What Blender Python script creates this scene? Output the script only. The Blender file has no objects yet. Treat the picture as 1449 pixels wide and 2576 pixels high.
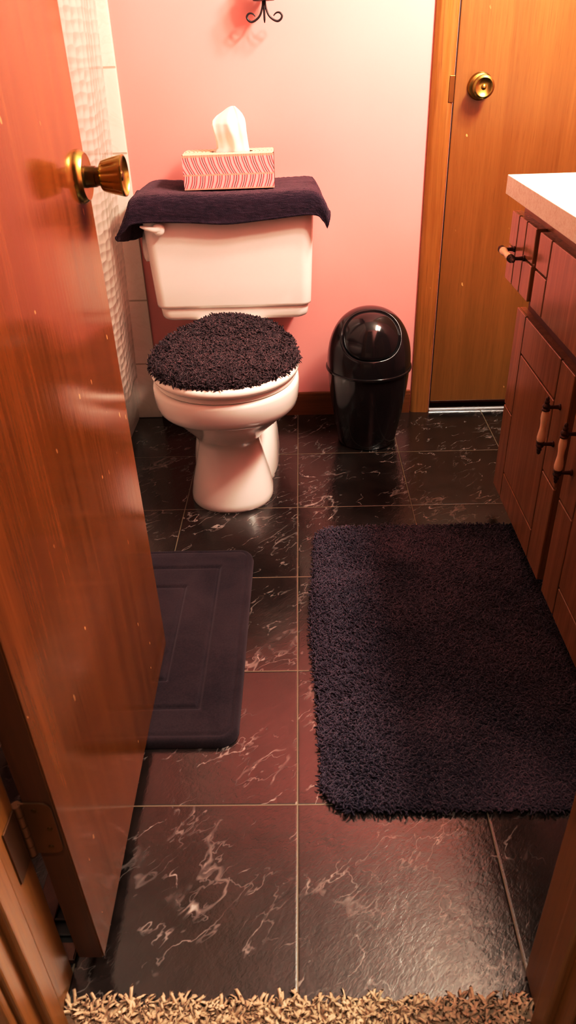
import bpy, bmesh, math, random
import numpy as np
from mathutils import Vector, Matrix

random.seed(7)
rng = np.random.default_rng(11)
scene = bpy.context.scene
COL = scene.collection
PI = math.pi

# ------------------------------------------------------------------ helpers
WL = {}                                   # world location of every object


def tag(o, label=None, cat=None, group=None, kind=None):
    if label: o['label'] = label
    if cat: o['category'] = cat
    if group: o['group'] = group
    if kind: o['kind'] = kind
    return o


def thing(name, loc, label, cat, group=None, kind=None):
    o = bpy.data.objects.new(name, None)
    o.empty_display_size = 0.05
    COL.objects.link(o)
    o.location = loc
    WL[o.name] = Vector(loc)
    return tag(o, label, cat, group, kind)


def obj(name, geo, mats, parent=None, smooth=False, angle=None, label=None, mi=None):
    """geo = bmesh or (verts, faces) in world coordinates; one mesh object."""
    me = bpy.data.meshes.new(name)
    if isinstance(geo, bmesh.types.BMesh):
        bmesh.ops.recalc_face_normals(geo, faces=geo.faces)
        geo.to_mesh(me)
        geo.free()
    else:
        v, f = geo[0], geo[1]
        me.from_pydata([tuple(p) for p in v], [], [tuple(q) for q in f])
    n = len(me.vertices)
    co = np.empty(n * 3, dtype=np.float64)
    me.vertices.foreach_get('co', co)
    co = co.reshape(-1, 3)
    if parent is None:
        lo, hi = co.min(0), co.max(0)
        org = Vector(((lo[0] + hi[0]) / 2, (lo[1] + hi[1]) / 2, lo[2]))
    else:
        org = WL[parent.name]
    co -= np.array(org)
    me.vertices.foreach_set('co', co.ravel())
    me.update()
    if not isinstance(mats, (list, tuple)):
        mats = [mats]
    for m in mats:
        me.materials.append(m)
    if mi is not None:
        me.polygons.foreach_set('material_index', np.asarray(mi, dtype=np.int32))
    if smooth:
        me.polygons.foreach_set('use_smooth', [True] * len(me.polygons))
        if angle is not None:
            me.set_sharp_from_angle(angle=angle)
    o = bpy.data.objects.new(name, me)
    COL.objects.link(o)
    if parent is not None:
        o.parent = parent
        WL[o.name] = org
    else:
        o.location = org
        WL[o.name] = org
    if label: o['label'] = label
    return o


def box(bm, x0, x1, y0, y1, z0, z1, bev=0.0, seg=2, mat=0):
    x0, x1 = min(x0, x1), max(x0, x1)
    y0, y1 = min(y0, y1), max(y0, y1)
    z0, z1 = min(z0, z1), max(z0, z1)
    r = bmesh.ops.create_cube(bm, size=1.0)
    for v in r['verts']:
        v.co = Vector((x0 + (v.co.x + .5) * (x1 - x0), y0 + (v.co.y + .5) * (y1 - y0), z0 + (v.co.z + .5) * (z1 - z0)))
    fs = set(f for v in r['verts'] for f in v.link_faces)
    for f in fs: f.material_index = mat
    if bev > 0:
        es = list(set(e for v in r['verts'] for e in v.link_edges))
        bmesh.ops.bevel(bm, geom=es, offset=bev, segments=seg, affect='EDGES', profile=.5, clamp_overlap=True)
    return bm


def lathe(bm, prof, origin, axis, seg=48, mod=None, mat=0, caps=True):
    """prof = list of (along, radius); mod(k, ang) -> radius factor."""
    o = Vector(origin); a = Vector(axis).normalized()
    u = a.orthogonal().normalized(); w = a.cross(u)
    rings = []
    for k, (s, r) in enumerate(prof):
        ring = []
        for i in range(seg):
            t = 2 * PI * i / seg
            rr = r * (mod(k, t) if mod else 1.0)
            ring.append(bm.verts.new(o + a * s + (u * math.cos(t) + w * math.sin(t)) * rr))
        rings.append(ring)
    for k in range(len(rings) - 1):
        for i in range(seg):
            f = bm.faces.new((rings[k][i], rings[k][(i + 1) % seg], rings[k + 1][(i + 1) % seg], rings[k + 1][i]))
            f.material_index = mat
    if caps:
        for r in (rings[0], rings[-1]):
            f = bm.faces.new(r); f.material_index = mat
    return bm


def tube(bm, pts, rad, seg=10, mat=0, caps=True):
    pts = [Vector(p) for p in pts]
    if not isinstance(rad, (list, tuple)): rad = [rad] * len(pts)
    rings = []
    ref = None
    for i, p in enumerate(pts):
        d = (pts[min(i + 1, len(pts) - 1)] - pts[max(i - 1, 0)]).normalized()
        if ref is None: ref = d.orthogonal().normalized()
        ref = (ref - d * ref.dot(d)).normalized()
        w = d.cross(ref)
        rings.append([bm.verts.new(p + (ref * math.cos(2 * PI * k / seg) + w * math.sin(2 * PI * k / seg)) * rad[i]) for k in range(seg)])
    for a, b in zip(rings[:-1], rings[1:]):
        for k in range(seg):
            f = bm.faces.new((a[k], a[(k + 1) % seg], b[(k + 1) % seg], b[k])); f.material_index = mat
    if caps:
        for r in (rings[0], rings[-1]):
            f = bm.faces.new(r); f.material_index = mat
    return bm


def spline(pts, n):
    """Catmull-Rom through pts, n samples."""
    P = [np.array(p, float) for p in pts]
    P = [2 * P[0] - P[1]] + P + [2 * P[-1] - P[-2]]
    out = []
    m = len(P) - 3
    for i in range(n):
        s = i / (n - 1) * m
        k = min(int(s), m - 1); t = s - k
        p0, p1, p2, p3 = P[k:k + 4]
        out.append(.5 * (2 * p1 + (p2 - p0) * t + (2 * p0 - 5 * p1 + 4 * p2 - p3) * t * t + (3 * p1 - p0 - 3 * p2 + p3) * t ** 3))
    return out


def loft(rings, close_top=True, close_bot=True):
    """rings = list of (n,3) arrays, equal n -> bmesh."""
    bm = bmesh.new()
    R = [[bm.verts.new(tuple(p)) for p in r] for r in rings]
    n = len(R[0])
    for a, b in zip(R[:-1], R[1:]):
        for i in range(n):
            bm.faces.new((a[i], a[(i + 1) % n], b[(i + 1) % n], b[i]))
    if close_bot: bm.faces.new(R[0])
    if close_top: bm.faces.new(R[-1])
    return bm


def egg(cx, cy, rx, ryf, ryb, z, n=72, ef=2.0, eb=2.0):
    """egg outline: front (towards -y) half-length ryf, back half-length ryb."""
    out = []
    for i in range(n):
        t = 2 * PI * i / n
        c, s = math.cos(t), math.sin(t)
        e = eb if s > 0 else ef
        x = math.copysign(abs(c) ** (2 / e), c) * rx
        y = math.copysign(abs(s) ** (2 / e), s) * (ryb if s > 0 else ryf)
        out.append((cx + x, cy + y, z))
    return np.array(out)


def tufts(P, D, L, w, bend=.5, seed=1, curl=None, tip=.7):
    """small bent tapering yarns standing on P along D (one vertex array, one face list)."""
    g = np.random.default_rng(seed)
    N = len(P)
    P = np.asarray(P); D = np.asarray(D)
    rnd = g.normal(size=(N, 3)); rnd -= D * (rnd * D).sum(1)[:, None]
    rnd /= np.linalg.norm(rnd, axis=1)[:, None] + 1e-9
    if curl is not None:
        rnd = rnd + curl
    sd = np.cross(D, rnd); sd /= np.linalg.norm(sd, axis=1)[:, None] + 1e-9
    fw = np.cross(sd, D)
    L = np.asarray(L).reshape(-1, 1) * np.ones((N, 1))
    L = L * g.uniform(.75, 1.2, size=(N, 1))
    rings = []
    V = []
    for h, r, b in ((0, 1.0, 0), (.55, 1.05, .25), (.9, tip, .8)):
        c = P + D * L * h * (1 - .25 * b * bend) + rnd * L * b * bend
        for k in range(3):
            a = 2 * PI * k / 3
            V.append(c + (sd * math.cos(a) + fw * math.sin(a)) * w * r)
    V.append(P + D * L * (.95 - .25 * bend) + rnd * L * 1.1 * bend)
    V = np.stack(V, 1)                         # N,10,3
    base = (np.arange(N) * 10)[:, None]
    F4, F3 = [], []
    for r in (0, 3):
        for k in range(3):
            F4.append([r + k, r + (k + 1) % 3, r + 3 + (k + 1) % 3, r + 3 + k])
    for k in range(3): F3.append([6 + k, 6 + (k + 1) % 3, 9])
    F4 = (base[:, :, None] + np.array(F4)[None]).reshape(-1, 4)
    F3 = (base[:, :, None] + np.array(F3)[None]).reshape(-1, 3)
    return V.reshape(-1, 3), F4.tolist() + F3.tolist()


def merge(*gs):
    V, F, o = [], [], 0
    for v, f in gs:
        v = np.asarray(v)
        V.append(v); F += [[i + o for i in q] for q in f]; o += len(v)
    return np.concatenate(V), F


def grid_faces(nu, nv):
    return [(j * nu + i, j * nu + i + 1, (j + 1) * nu + i + 1, (j + 1) * nu + i) for j in range(nv - 1) for i in range(nu - 1)]


def vnoise(x, y, s, seed=0):
    """cheap smooth value noise on arrays."""
    x = np.asarray(x) * s; y = np.asarray(y) * s
    xi = np.floor(x).astype(int); yi = np.floor(y).astype(int)
    xf = x - xi; yf = y - yi
    xf = xf * xf * (3 - 2 * xf); yf = yf * yf * (3 - 2 * yf)

    def h(a, b):
        n = (a * 374761393 + b * 668265263 + seed * 1442695) & 0x7fffffff
        n = ((n ^ (n >> 13)) * 1274126177) & 0x7fffffff
        return ((n ^ (n >> 16)) & 0xffff) / 65535.0
    return (h(xi, yi) * (1 - xf) + h(xi + 1, yi) * xf) * (1 - yf) + (h(xi, yi + 1) * (1 - xf) + h(xi + 1, yi + 1) * xf) * yf


# ------------------------------------------------------------------ materials
def srgb(r, g, b):
    f = lambda c: (c / 255 / 12.92) if c <= 10 else ((c / 255 + .055) / 1.055) ** 2.4
    return (f(r), f(g), f(b), 1)


class NT:
    def __init__(s, name):
        s.m = bpy.data.materials.new(name); s.m.use_nodes = True
        s.t = s.m.node_tree; s.b = s.t.nodes['Principled BSDF']; s.out = s.t.nodes['Material Output']

    def n(s, typ, **kw):
        nd = s.t.nodes.new(typ)
        for k, v in kw.items():
            if k.startswith('i_'): nd.inputs[k[2:].replace('_', ' ')].default_value = v
            else: setattr(nd, k, v)
        return nd

    def l(s, a, b): s.t.links.new(a, b)

    def math(s, op, a, b=None, c=None, clamp=False):
        nd = s.t.nodes.new('ShaderNodeMath'); nd.operation = op; nd.use_clamp = clamp
        for i, v in enumerate((a, b, c)):
            if v is None: continue
            if isinstance(v, (int, float)): nd.inputs[i].default_value = v
            else: s.l(v, nd.inputs[i])
        return nd.outputs[0]

    def ramp(s, fac, stops, interp='LINEAR'):
        r = s.t.nodes.new('ShaderNodeValToRGB'); r.color_ramp.interpolation = interp
        el = r.color_ramp.elements
        while len(el) > 1: el.remove(el[-1])
        el[0].position = stops[0][0]; el[0].color = stops[0][1]
        for p, c in stops[1:]:
            e = el.new(p); e.color = c
        s.l(fac, r.inputs[0]); return r.outputs[0]

    def mix(s, fac, a, b, typ='MIX'):
        m = s.t.nodes.new('ShaderNodeMix'); m.data_type = 'RGBA'; m.blend_type = typ
        for v, k in ((fac, 0), (a, 6), (b, 7)):
            if isinstance(v, (int, float, tuple)): m.inputs[k].default_value = v
            else: s.l(v, m.inputs[k])
        return m.outputs[2]

    def coord(s, scale=(1, 1, 1), kind='Object', rot=(0, 0, 0)):
        tc = s.t.nodes.new('ShaderNodeTexCoord')
        mp = s.t.nodes.new('ShaderNodeMapping'); mp.inputs['Scale'].default_value = scale; mp.inputs['Rotation'].default_value = rot
        s.l(tc.outputs[kind], mp.inputs['Vector']); return mp.outputs[0]

    def pos(s, scale=(1, 1, 1)):
        g = s.t.nodes.new('ShaderNodeNewGeometry')
        mp = s.t.nodes.new('ShaderNodeMapping'); mp.inputs['Scale'].default_value = scale
        s.l(g.outputs['Position'], mp.inputs['Vector']); return mp.outputs[0]

    def noise(s, vec, scale, detail=3, rough=.5, dist=0):
        nd = s.n('ShaderNodeTexNoise'); nd.inputs['Scale'].default_value = scale; nd.inputs['Detail'].default_value = detail
        nd.inputs['Roughness'].default_value = rough; nd.inputs['Distortion'].default_value = dist
        s.l(vec, nd.inputs['Vector']); return nd.outputs['Fac']

    def bump(s, h, strength, dist=.002):
        b = s.n('ShaderNodeBump'); b.inputs['Strength'].default_value = strength; b.inputs['Distance'].default_value = dist
        s.l(h, b.inputs['Height']); s.l(b.outputs[0], s.b.inputs['Normal']); return b

    def setp(s, **kw):
        for k, v in kw.items():
            s.b.inputs[k.replace('_', ' ')].default_value = v
        return s


def plain(name, col, rough=.5, bumps=0, bscale=200, var=.06, **kw):
    m = NT(name)
    v = m.coord()
    n1 = m.noise(v, 9, 3)
    c0 = tuple(x * (1 - var) for x in col[:3]) + (1,)
    c1 = tuple(min(1, x * (1 + var)) for x in col[:3]) + (1,)
    m.l(m.ramp(n1, [(.3, c0), (.7, c1)]), m.b.inputs['Base Color'])
    m.setp(Roughness=rough, **kw)
    if bumps: m.bump(m.noise(v, bscale, 2), bumps, .001)
    return m.m


def wood(name, dark, light, rough=.3, axis='Z', flecks=0.0, fine=1.0, tone=None, ior=1.5, fleckcol=srgb(225, 180, 120), soft=1.0):
    m = NT(name)
    k = {'Z': (1, 1, .035), 'X': (.035, 1, 1), 'Y': (1, .035, 1)}[axis]
    v = m.coord(k)
    vv = m.coord()
    g1 = m.noise(v, 28 * fine, 5, .6, .6)
    g2 = m.noise(v, 190 * fine, 3, .6)
    g3 = m.noise(vv, 2.2, 2)
    s = m.math('ADD', m.math('MULTIPLY', g1, .55), m.math('MULTIPLY', g2, .3))
    s = m.math('ADD', s, m.math('MULTIPLY', g3, .25))
    col = m.ramp(s, [(.56 - .18 / soft, dark), (.56, tuple((a + b) / 2 for a, b in zip(dark, light))), (.56 + .16 / soft, light)])
    pores = m.noise(v, 420 * fine, 2, .5)
    pm = m.ramp(pores, [(.30, (.62, .58, .55, 1)), (.42, (1, 1, 1, 1))])
    col = m.mix(.55 * soft, col, pm, 'MULTIPLY')
    if flecks:
        vo = m.n('ShaderNodeTexVoronoi'); vo.voronoi_dimensions = '2D'; vo.inputs['Scale'].default_value = 1.0
        sx_ = m.n('ShaderNodeSeparateXYZ'); m.l(vv, sx_.inputs[0])
        cx_ = m.n('ShaderNodeCombineXYZ')
        m.l(m.math('MULTIPLY', m.math('ADD', m.math('ADD', sx_.outputs[0], sx_.outputs[1]), m.math('MULTIPLY', sx_.outputs[2], .22)), 32), cx_.inputs[0])
        m.l(m.math('MULTIPLY', sx_.outputs[2], 15), cx_.inputs[1])
        m.l(cx_.outputs[0], vo.inputs['Vector'])
        sep = m.n('ShaderNodeSeparateColor'); m.l(vo.outputs['Color'], sep.inputs[0])
        a = m.math('LESS_THAN', m.math('ADD', vo.outputs['Distance'], m.math('ADD', m.math('MULTIPLY', m.noise(vv, 160, 2), .14), m.math('MULTIPLY', sep.outputs[2], .05))), .145)
        b = m.math('GREATER_THAN', sep.outputs[0], 1 - flecks)
        col = m.mix(m.math('MULTIPLY', m.math('MULTIPLY', a, b), m.math('MULTIPLY', sep.outputs[1], .75)), col, fleckcol)
    m.l(col, m.b.inputs['Base Color'])
    rn = m.math('ADD', m.math('MULTIPLY', g2, .16), rough - .08)
    m.l(rn, m.b.inputs['Roughness'])
    m.setp(IOR=ior)
    m.bump(m.math('ADD', m.math('MULTIPLY', g2, .7), pores), .05 * soft, .0012)
    return m.m


M = {}
M['door_near'] = wood('near_door_wood', srgb(84, 45, 19), srgb(130, 78, 37), rough=.125, flecks=.09, ior=1.52, soft=.8)
M['door_edge'] = wood('door_edge_wood', srgb(70, 36, 22), srgb(100, 56, 36), rough=.45)
M['door_far'] = wood('far_door_wood', srgb(112, 72, 34), srgb(142, 96, 50), rough=.32, flecks=.07, soft=.7)
M['trim'] = wood('trim_wood', srgb(116, 72, 32), srgb(172, 118, 62), rough=.34, flecks=.12, fine=.7)
M['jamb'] = wood('jamb_wood', srgb(122, 82, 38), srgb(168, 118, 60), rough=.34, fine=.7)
M['base'] = wood('baseboard_wood', srgb(88, 48, 24), srgb(128, 74, 40), rough=.34, axis='X')
M['oak'] = wood('vanity_oak', srgb(124, 82, 54), srgb(168, 120, 82), rough=.22, fine=1.2, ior=1.6, soft=.8)
M['oak_h'] = wood('vanity_oak_flat', srgb(124, 82, 54), srgb(168, 120, 82), rough=.24, fine=1.0, axis='Y', ior=1.6)
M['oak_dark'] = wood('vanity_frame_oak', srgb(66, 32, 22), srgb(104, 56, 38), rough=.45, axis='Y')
M['groove'] = plain('groove_shadow', srgb(34, 10, 6), .7)
M['white'] = plain('white_ceramic', (.83, .80, .76, 1), .12, var=.01, Coat_Weight=.3)
M['seatwhite'] = plain('white_plastic', (.86, .83, .78, 1), .22, var=.01)
M['black'] = plain('black_plastic', (.011, .008, .009, 1), .13, var=.05, bumps=.02, bscale=30)
M['blackgap'] = plain('black_gap', (.002, .002, .002, 1), .6)
M['iron'] = plain('black_iron', (.02, .014, .016, 1), .42, bumps=.25, bscale=260)
M['brass'] = plain('antique_brass', srgb(164, 146, 84), .27, var=.2, Metallic=1.0)
M['brassdark'] = plain('antique_brass_dark', srgb(104, 84, 50), .28, var=.2, Metallic=1.0)
M['hinge'] = plain('hinge_metal', srgb(112, 78, 52), .4, var=.12, Metallic=.7)
M['bronze'] = plain('bronze_pull', srgb(66, 36, 26), .34, var=.2, Metallic=.6)
M['grip'] = plain('pale_wooden_grip', srgb(232, 205, 170), .3, var=.06)
M['silver'] = plain('aluminium_strip', (.72, .72, .74, 1), .28, Metallic=.9)
M['darkvoid'] = plain('dark_gap', srgb(40, 22, 14), .8)
M['ceiling'] = plain('ceiling_paint', (.44, .42, .39, 1), .8)
M['tubwall'] = plain('tub_wall', (.42, .38, .33, 1), .3)
M['hallwall'] = plain('hall_paint', (.62, .56, .48, 1), .8)
M['tub'] = plain('tub_enamel', (.62, .56, .5, 1), .2, var=.02)
M['vent'] = plain('vent_metal', srgb(26, 17, 14), .5)
M['concrete'] = plain('subfloor', (.2, .16, .12, 1), .9)


def mk_wall():
    m = NT('pink_wall_paint'); v = m.pos()
    n1 = m.noise(v, 3.2, 2); n2 = m.noise(v, 230, 3)
    m.l(m.ramp(n1, [(.3, (.77, .335, .320, 1)), (.7, (.79, .357, .342, 1))]), m.b.inputs['Base Color'])
    m.setp(Roughness=.55); m.bump(n2, .09, .001)
    return m.m


def mk_tilewall():
    m = NT('cream_wall_tile'); v = m.pos()
    n1 = m.noise(v, 7, 5, .6, 1.6)
    col = m.ramp(n1, [(.35, (.82, .775, .69, 1)), (.5, (.84, .80, .72, 1)), (.54, (.81, .76, .675, 1)), (.6, (.84, .80, .72, 1))])
    sp = m.n('ShaderNodeSeparateXYZ'); m.l(v, sp.inputs[0])
    # joints every 8 inches up the wall
    fz = m.math('FRACT', m.math('DIVIDE', m.math('ADD', sp.outputs[2], .0148), .2055))
    jz = m.math('LESS_THAN', m.math('ABSOLUTE', m.math('SUBTRACT', fz, .5)), .5 - .0026 / .2055 * 1)
    fx = m.math('FRACT', m.math('DIVIDE', m.math('ADD', sp.outputs[0], .6605), .2055))
    jx = m.math('LESS_THAN', m.math('ABSOLUTE', m.math('SUBTRACT', fx, .5)), .5 - .0026 / .2055 * 1)
    fac = m.math('MULTIPLY', jz, jx)
    m.l(m.mix(fac, (.52, .45, .38, 1), col), m.b.inputs['Base Color'])
    m.setp(Roughness=.14); m.bump(fac, .5, .002)
    return m.m


def mk_floor():
    T = .3048
    m = NT('black_marble_vinyl_tile')
    p = m.pos()
    sp = m.n('ShaderNodeSeparateXYZ'); m.l(p, sp.inputs[0])
    tx = m.math('DIVIDE', sp.outputs[0], T); ty = m.math('DIVIDE', sp.outputs[1], T)
    ix = m.math('FLOOR', tx); iy = m.math('FLOOR', ty)
    fx = m.math('FRACT', tx); fy = m.math('FRACT', ty)
    ex = m.math('MINIMUM', fx, m.math('SUBTRACT', 1.0, fx)); ey = m.math('MINIMUM', fy, m.math('SUBTRACT', 1.0, fy))
    cmb = m.n('ShaderNodeCombineXYZ'); m.l(ix, cmb.inputs[0]); m.l(iy, cmb.inputs[1])
    wn = m.n('ShaderNodeTexWhiteNoise'); wn.noise_dimensions = '3D'; m.l(cmb.outputs[0], wn.inputs['Vector'])
    off = m.n('ShaderNodeVectorMath', operation='SCALE'); m.l(wn.outputs['Color'], off.inputs[0]); off.inputs['Scale'].default_value = 9
    vec = m.n('ShaderNodeVectorMath', operation='ADD'); m.l(p, vec.inputs[0]); m.l(off.outputs[0], vec.inputs[1])
    V = vec.outputs[0]
    # warped coordinates, veins drift diagonally
    mr_ = m.n('ShaderNodeMapping'); mr_.inputs['Rotation'].default_value = (0, 0, -.80); m.l(V, mr_.inputs['Vector'])
    mp = m.n('ShaderNodeMapping'); mp.inputs['Scale'].default_value = (.75, 1.75, 1)
    m.l(mr_.outputs[0], mp.inputs['Vector'])
    wr = m.n('ShaderNodeTexNoise'); wr.inputs['Scale'].default_value = 9; wr.inputs['Detail'].default_value = 6; wr.inputs['Roughness'].default_value = .62
    m.l(mp.outputs[0], wr.inputs['Vector'])
    ws = m.n('ShaderNodeVectorMath', operation='SCALE'); m.l(wr.outputs['Color'], ws.inputs[0]); ws.inputs['Scale'].default_value = .30
    wv = m.n('ShaderNodeVectorMath', operation='ADD'); m.l(mp.outputs[0], wv.inputs[0]); m.l(ws.outputs[0], wv.inputs[1])

    def veins(scale, width, detail=4, seed=0.0):
        nz = m.n('ShaderNodeTexNoise'); nz.inputs['Scale'].default_value = scale; nz.inputs['Detail'].default_value = detail
        nz.inputs['Roughness'].default_value = .5; nz.inputs['Distortion'].default_value = .15
        ad = m.n('ShaderNodeVectorMath', operation='ADD'); ad.inputs[1].default_value = (seed, seed * .7, seed * .3)
        m.l(mp.outputs[0], ad.inputs[0]); m.l(ad.outputs[0], nz.inputs['Vector'])
        d = m.math('ABSOLUTE', m.math('SUBTRACT', nz.outputs['Fac'], .5))
        return m.ramp(d, [(0, (1, 1, 1, 1)), (width * .4, (.75, .75, .75, 1)), (width, (0, 0, 0, 1))])
    br = m.ramp(m.noise(V, 8, 3, .6), [(.50, (0, 0, 0, 1)), (.62, (1, 1, 1, 1))])
    br2 = m.ramp(m.noise(V, 15, 3, .6, .5), [(.50, (0, 0, 0, 1)), (.68, (1, 1, 1, 1))])
    blot = m.ramp(m.noise(V, 30, 3, .6), [(.58, (.35, .35, .35, 1)), (.72, (1, 1, 1, 1))])
    a = m.math('MULTIPLY', m.math('MULTIPLY', veins(4.6, .012), br), blot)
    b = m.math('MULTIPLY', m.math('MULTIPLY', veins(10.5, .012, 4, 3.1), br2), .8)
    c = m.math('MULTIPLY', m.math('MULTIPLY', veins(19, .016, 3, 7.7), br), .3)
    vn = m.math('MAXIMUM', m.math('MAXIMUM', a, b), c)
    base = m.ramp(m.noise(V, 14, 5, .65), [(.3, srgb(17, 13, 12)), (.7, srgb(40, 31, 28))])
    col = m.mix(vn, base, srgb(168, 160, 156))
    grout = m.math('LESS_THAN', m.math('MINIMUM', ex, ey), .0037)
    col = m.mix(grout, col, srgb(98, 87, 66))
    m.l(col, m.b.inputs['Base Color'])
    # leathery surface
    mp2 = m.n('ShaderNodeMapping'); mp2.inputs['Scale'].default_value = (.5, 1.1, 1)
    m.l(mr_.outputs[0], mp2.inputs['Vector'])
    h1 = m.noise(mp2.outputs[0], 210, 3, .6, .8)
    h2 = m.noise(V, 38, 3, .55, .5)
    h = m.math('ADD', m.math('MULTIPLY', h1, .55), m.math('MULTIPLY', h2, 1.0))
    edge = m.ramp(m.math('MINIMUM', ex, ey), [(0, (0, 0, 0, 1)), (.009, (1, 1, 1, 1))])
    h = m.math('ADD', h, m.math('MULTIPLY', edge, 1.2))
    m.bump(h, .26, .0016)
    rg = m.math('ADD', m.math('MULTIPLY', grout, .35), m.math('ADD', .13, m.math('MULTIPLY', h2, .08)))
    m.l(rg, m.b.inputs['Roughness'])
    m.setp(IOR=1.76)
    return m.m


def mk_pile(name, dark, light, scale=5, fine=120, rough=.9, sheen=.6, stint=(.5, .35, .4, 1)):
    m = NT(name); v = m.pos()
    n1 = m.noise(v, scale, 4, .6, .7); n2 = m.noise(v, fine, 2, .5)
    s = m.math('ADD', m.math('MULTIPLY', n1, .7), m.math('MULTIPLY', n2, .3))
    m.l(m.ramp(s, [(.36, dark), (.64, light)]), m.b.inputs['Base Color'])
    m.setp(Roughness=rough, Sheen_Weight=sheen, Sheen_Roughness=.5, Sheen_Tint=stint, IOR=1.3)
    return m


def mk_counter():
    m = NT('cream_laminate'); v = m.coord()
    n = m.noise(v, 260, 3, .6); n1 = m.noise(v, 60, 2)
    m.l(m.ramp(m.math('ADD', m.math('MULTIPLY', n, .7), m.math('MULTIPLY', n1, .3)), [(.35, (.66, .60, .50, 1)), (.5, (.78, .74, .64, 1)), (.65, (.84, .80, .72, 1))]), m.b.inputs['Base Color'])
    m.setp(Roughness=.4)
    return m.m


def mk_curtain():
    m = NT('textured_clear_vinyl')
    v = m.pos()
    vo = m.n('ShaderNodeTexVoronoi'); vo.feature = 'SMOOTH_F1'; vo.inputs['Scale'].default_value = 1
    mp = m.n('ShaderNodeMapping'); mp.inputs['Scale'].default_value = (40, 27, 42); m.l(v, mp.inputs['Vector'])
    m.l(mp.outputs[0], vo.inputs['Vector']); vo.inputs['Smoothness'].default_value = .25; vo.inputs['Randomness'].default_value = .35
    sp = m.n('ShaderNodeSeparateXYZ'); m.l(v, sp.inputs[0])
    up = m.ramp(sp.outputs[2], [(.165, (0, 0, 0, 1)), (.18, (1, 1, 1, 1))])
    h = m.math('MULTIPLY', vo.outputs['Distance'], up)
    m.bump(h, 1.0, .009)
    m.setp(Base_Color=(.72, .63, .58, 1), Roughness=.14, IOR=1.5)
    tr = m.n('ShaderNodeBsdfTransparent'); tl = m.n('ShaderNodeBsdfTranslucent'); tl.inputs[0].default_value = (.66, .57, .52, 1)
    mx = m.n('ShaderNodeMixShader'); mx.inputs[0].default_value = .45
    m.l(m.b.outputs[0], mx.inputs[1]); m.l(tl.outputs[0], mx.inputs[2])
    mx2 = m.n('ShaderNodeMixShader'); m.l(m.math('SUBTRACT', .62, m.math('MULTIPLY', up, .30)), mx2.inputs[0])
    m.l(mx.outputs[0], mx2.inputs[1]); m.l(tr.outputs[0], mx2.inputs[2])
    m.l(mx2.outputs[0], m.out.inputs['Surface'])
    return m.m


def mk_tissuebox(top=False):
    m = NT('tissue_box_top_print' if top else 'tissue_box_print')
    tc = m.n('ShaderNodeTexCoord'); sp = m.n('ShaderNodeSeparateXYZ'); m.l(tc.outputs['Object'], sp.inputs[0])
    x, y, z = sp.outputs
    jit = m.math('MULTIPLY', m.math('SUBTRACT', m.noise(m.coord(), 55, 2), .5), .003)
    if not top:
        up = m.math('GREATER_THAN', z, .035)
        su = m.math('DIVIDE', m.math('SUBTRACT', .080, z), .045)
        sl = m.math('DIVIDE', m.math('SUBTRACT', .034, z), .034)
        cu = m.math('MULTIPLY', m.math('POWER', m.math('MAXIMUM', su, 0.0), 1.7), -.017)
        cl = m.math('MULTIPLY', m.math('POWER', m.math('MAXIMUM', sl, 0.0), 1.8), .010)
        ph = m.math('ADD', x, m.math('ADD', m.math('MULTIPLY', up, cu), m.math('MULTIPLY', m.math('SUBTRACT', 1.0, up), cl)))
        ph = m.math('ADD', ph, jit)
        t = m.math('FRACT', m.math('DIVIDE', m.math('ADD', ph, 1.0), .0215))
        base = srgb(220, 142, 146); white = srgb(236, 192, 190); red = srgb(188, 88, 94); dark = srgb(70, 30, 34)
        col = m.ramp(t, [(0, base), (.05, white), (.14, red), (.24, base), (.34, white), (.42, base), (.46, dark), (.52, base), (.58, white), (.67, red), (.77, base), (.88, white)], 'CONSTANT')
        # gaps between the two rows of strokes and along the edges
        d1 = m.math('LESS_THAN', m.math('ABSOLUTE', m.math('SUBTRACT', z, .035)), .0018)
        d2 = m.math('GREATER_THAN', z, .0765)
        d3 = m.math('LESS_THAN', z, .0035)
        g = m.math('MAXIMUM', d1, m.math('MAXIMUM', d2, d3))
        col = m.mix(m.math('MULTIPLY', g, .8), col, srgb(240, 160, 140))
    else:
        c = m.math('MULTIPLY', m.math('POWER', m.math('ABSOLUTE', m.math('DIVIDE', y, .059)), 1.5), .02)
        t = m.math('FRACT', m.math('DIVIDE', m.math('ADD', m.math('ADD', x, 1.0), m.math('ADD', c, jit)), .0215))
        base = srgb(236, 190, 160); white = srgb(248, 222, 196); red = srgb(214, 130, 108)
        col = m.ramp(t, [(0, base), (.1, white), (.24, red), (.33, base), (.5, white), (.68, red), (.76, base), (.9, white)], 'CONSTANT')
    m.l(col, m.b.inputs['Base Color']); m.setp(Roughness=.45)
    return m.m


M['wall'] = mk_wall(); M['tilewall'] = mk_tilewall(); M['floor'] = mk_floor(); M['counter'] = mk_counter()
M['curtain'] = mk_curtain(); M['tbox'] = mk_tissuebox(); M['tboxtop'] = mk_tissuebox(True)
M['tboxside'] = plain('tissue_box_dark_end', srgb(58, 22, 20), .5)
M['rug'] = mk_pile('navy_rug_pile', srgb(26, 22, 40), srgb(82, 67, 82), 4.5, 150, sheen=.35, stint=(.42, .34, .42, 1)).m
M['fur'] = mk_pile('plum_shag_pile', srgb(44, 33, 40), srgb(70, 55, 60), 16, 200, sheen=.35, stint=(.5, .38, .42, 1)).m
mt = mk_pile('navy_terry', srgb(28, 20, 36), srgb(54, 38, 54), 40, 420, sheen=.4)
mt.bump(mt.noise(mt.pos(), 620, 2), .8, .003); M['terry'] = mt.m
mv = mk_pile('charcoal_velour', srgb(23, 18, 27), srgb(48, 38, 44), 7, 300, sheen=.35, stint=(.4, .32, .38, 1))
mv.bump(mv.noise(mv.pos(), 900, 2), .25, .001); M['velour'] = mv.m
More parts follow.
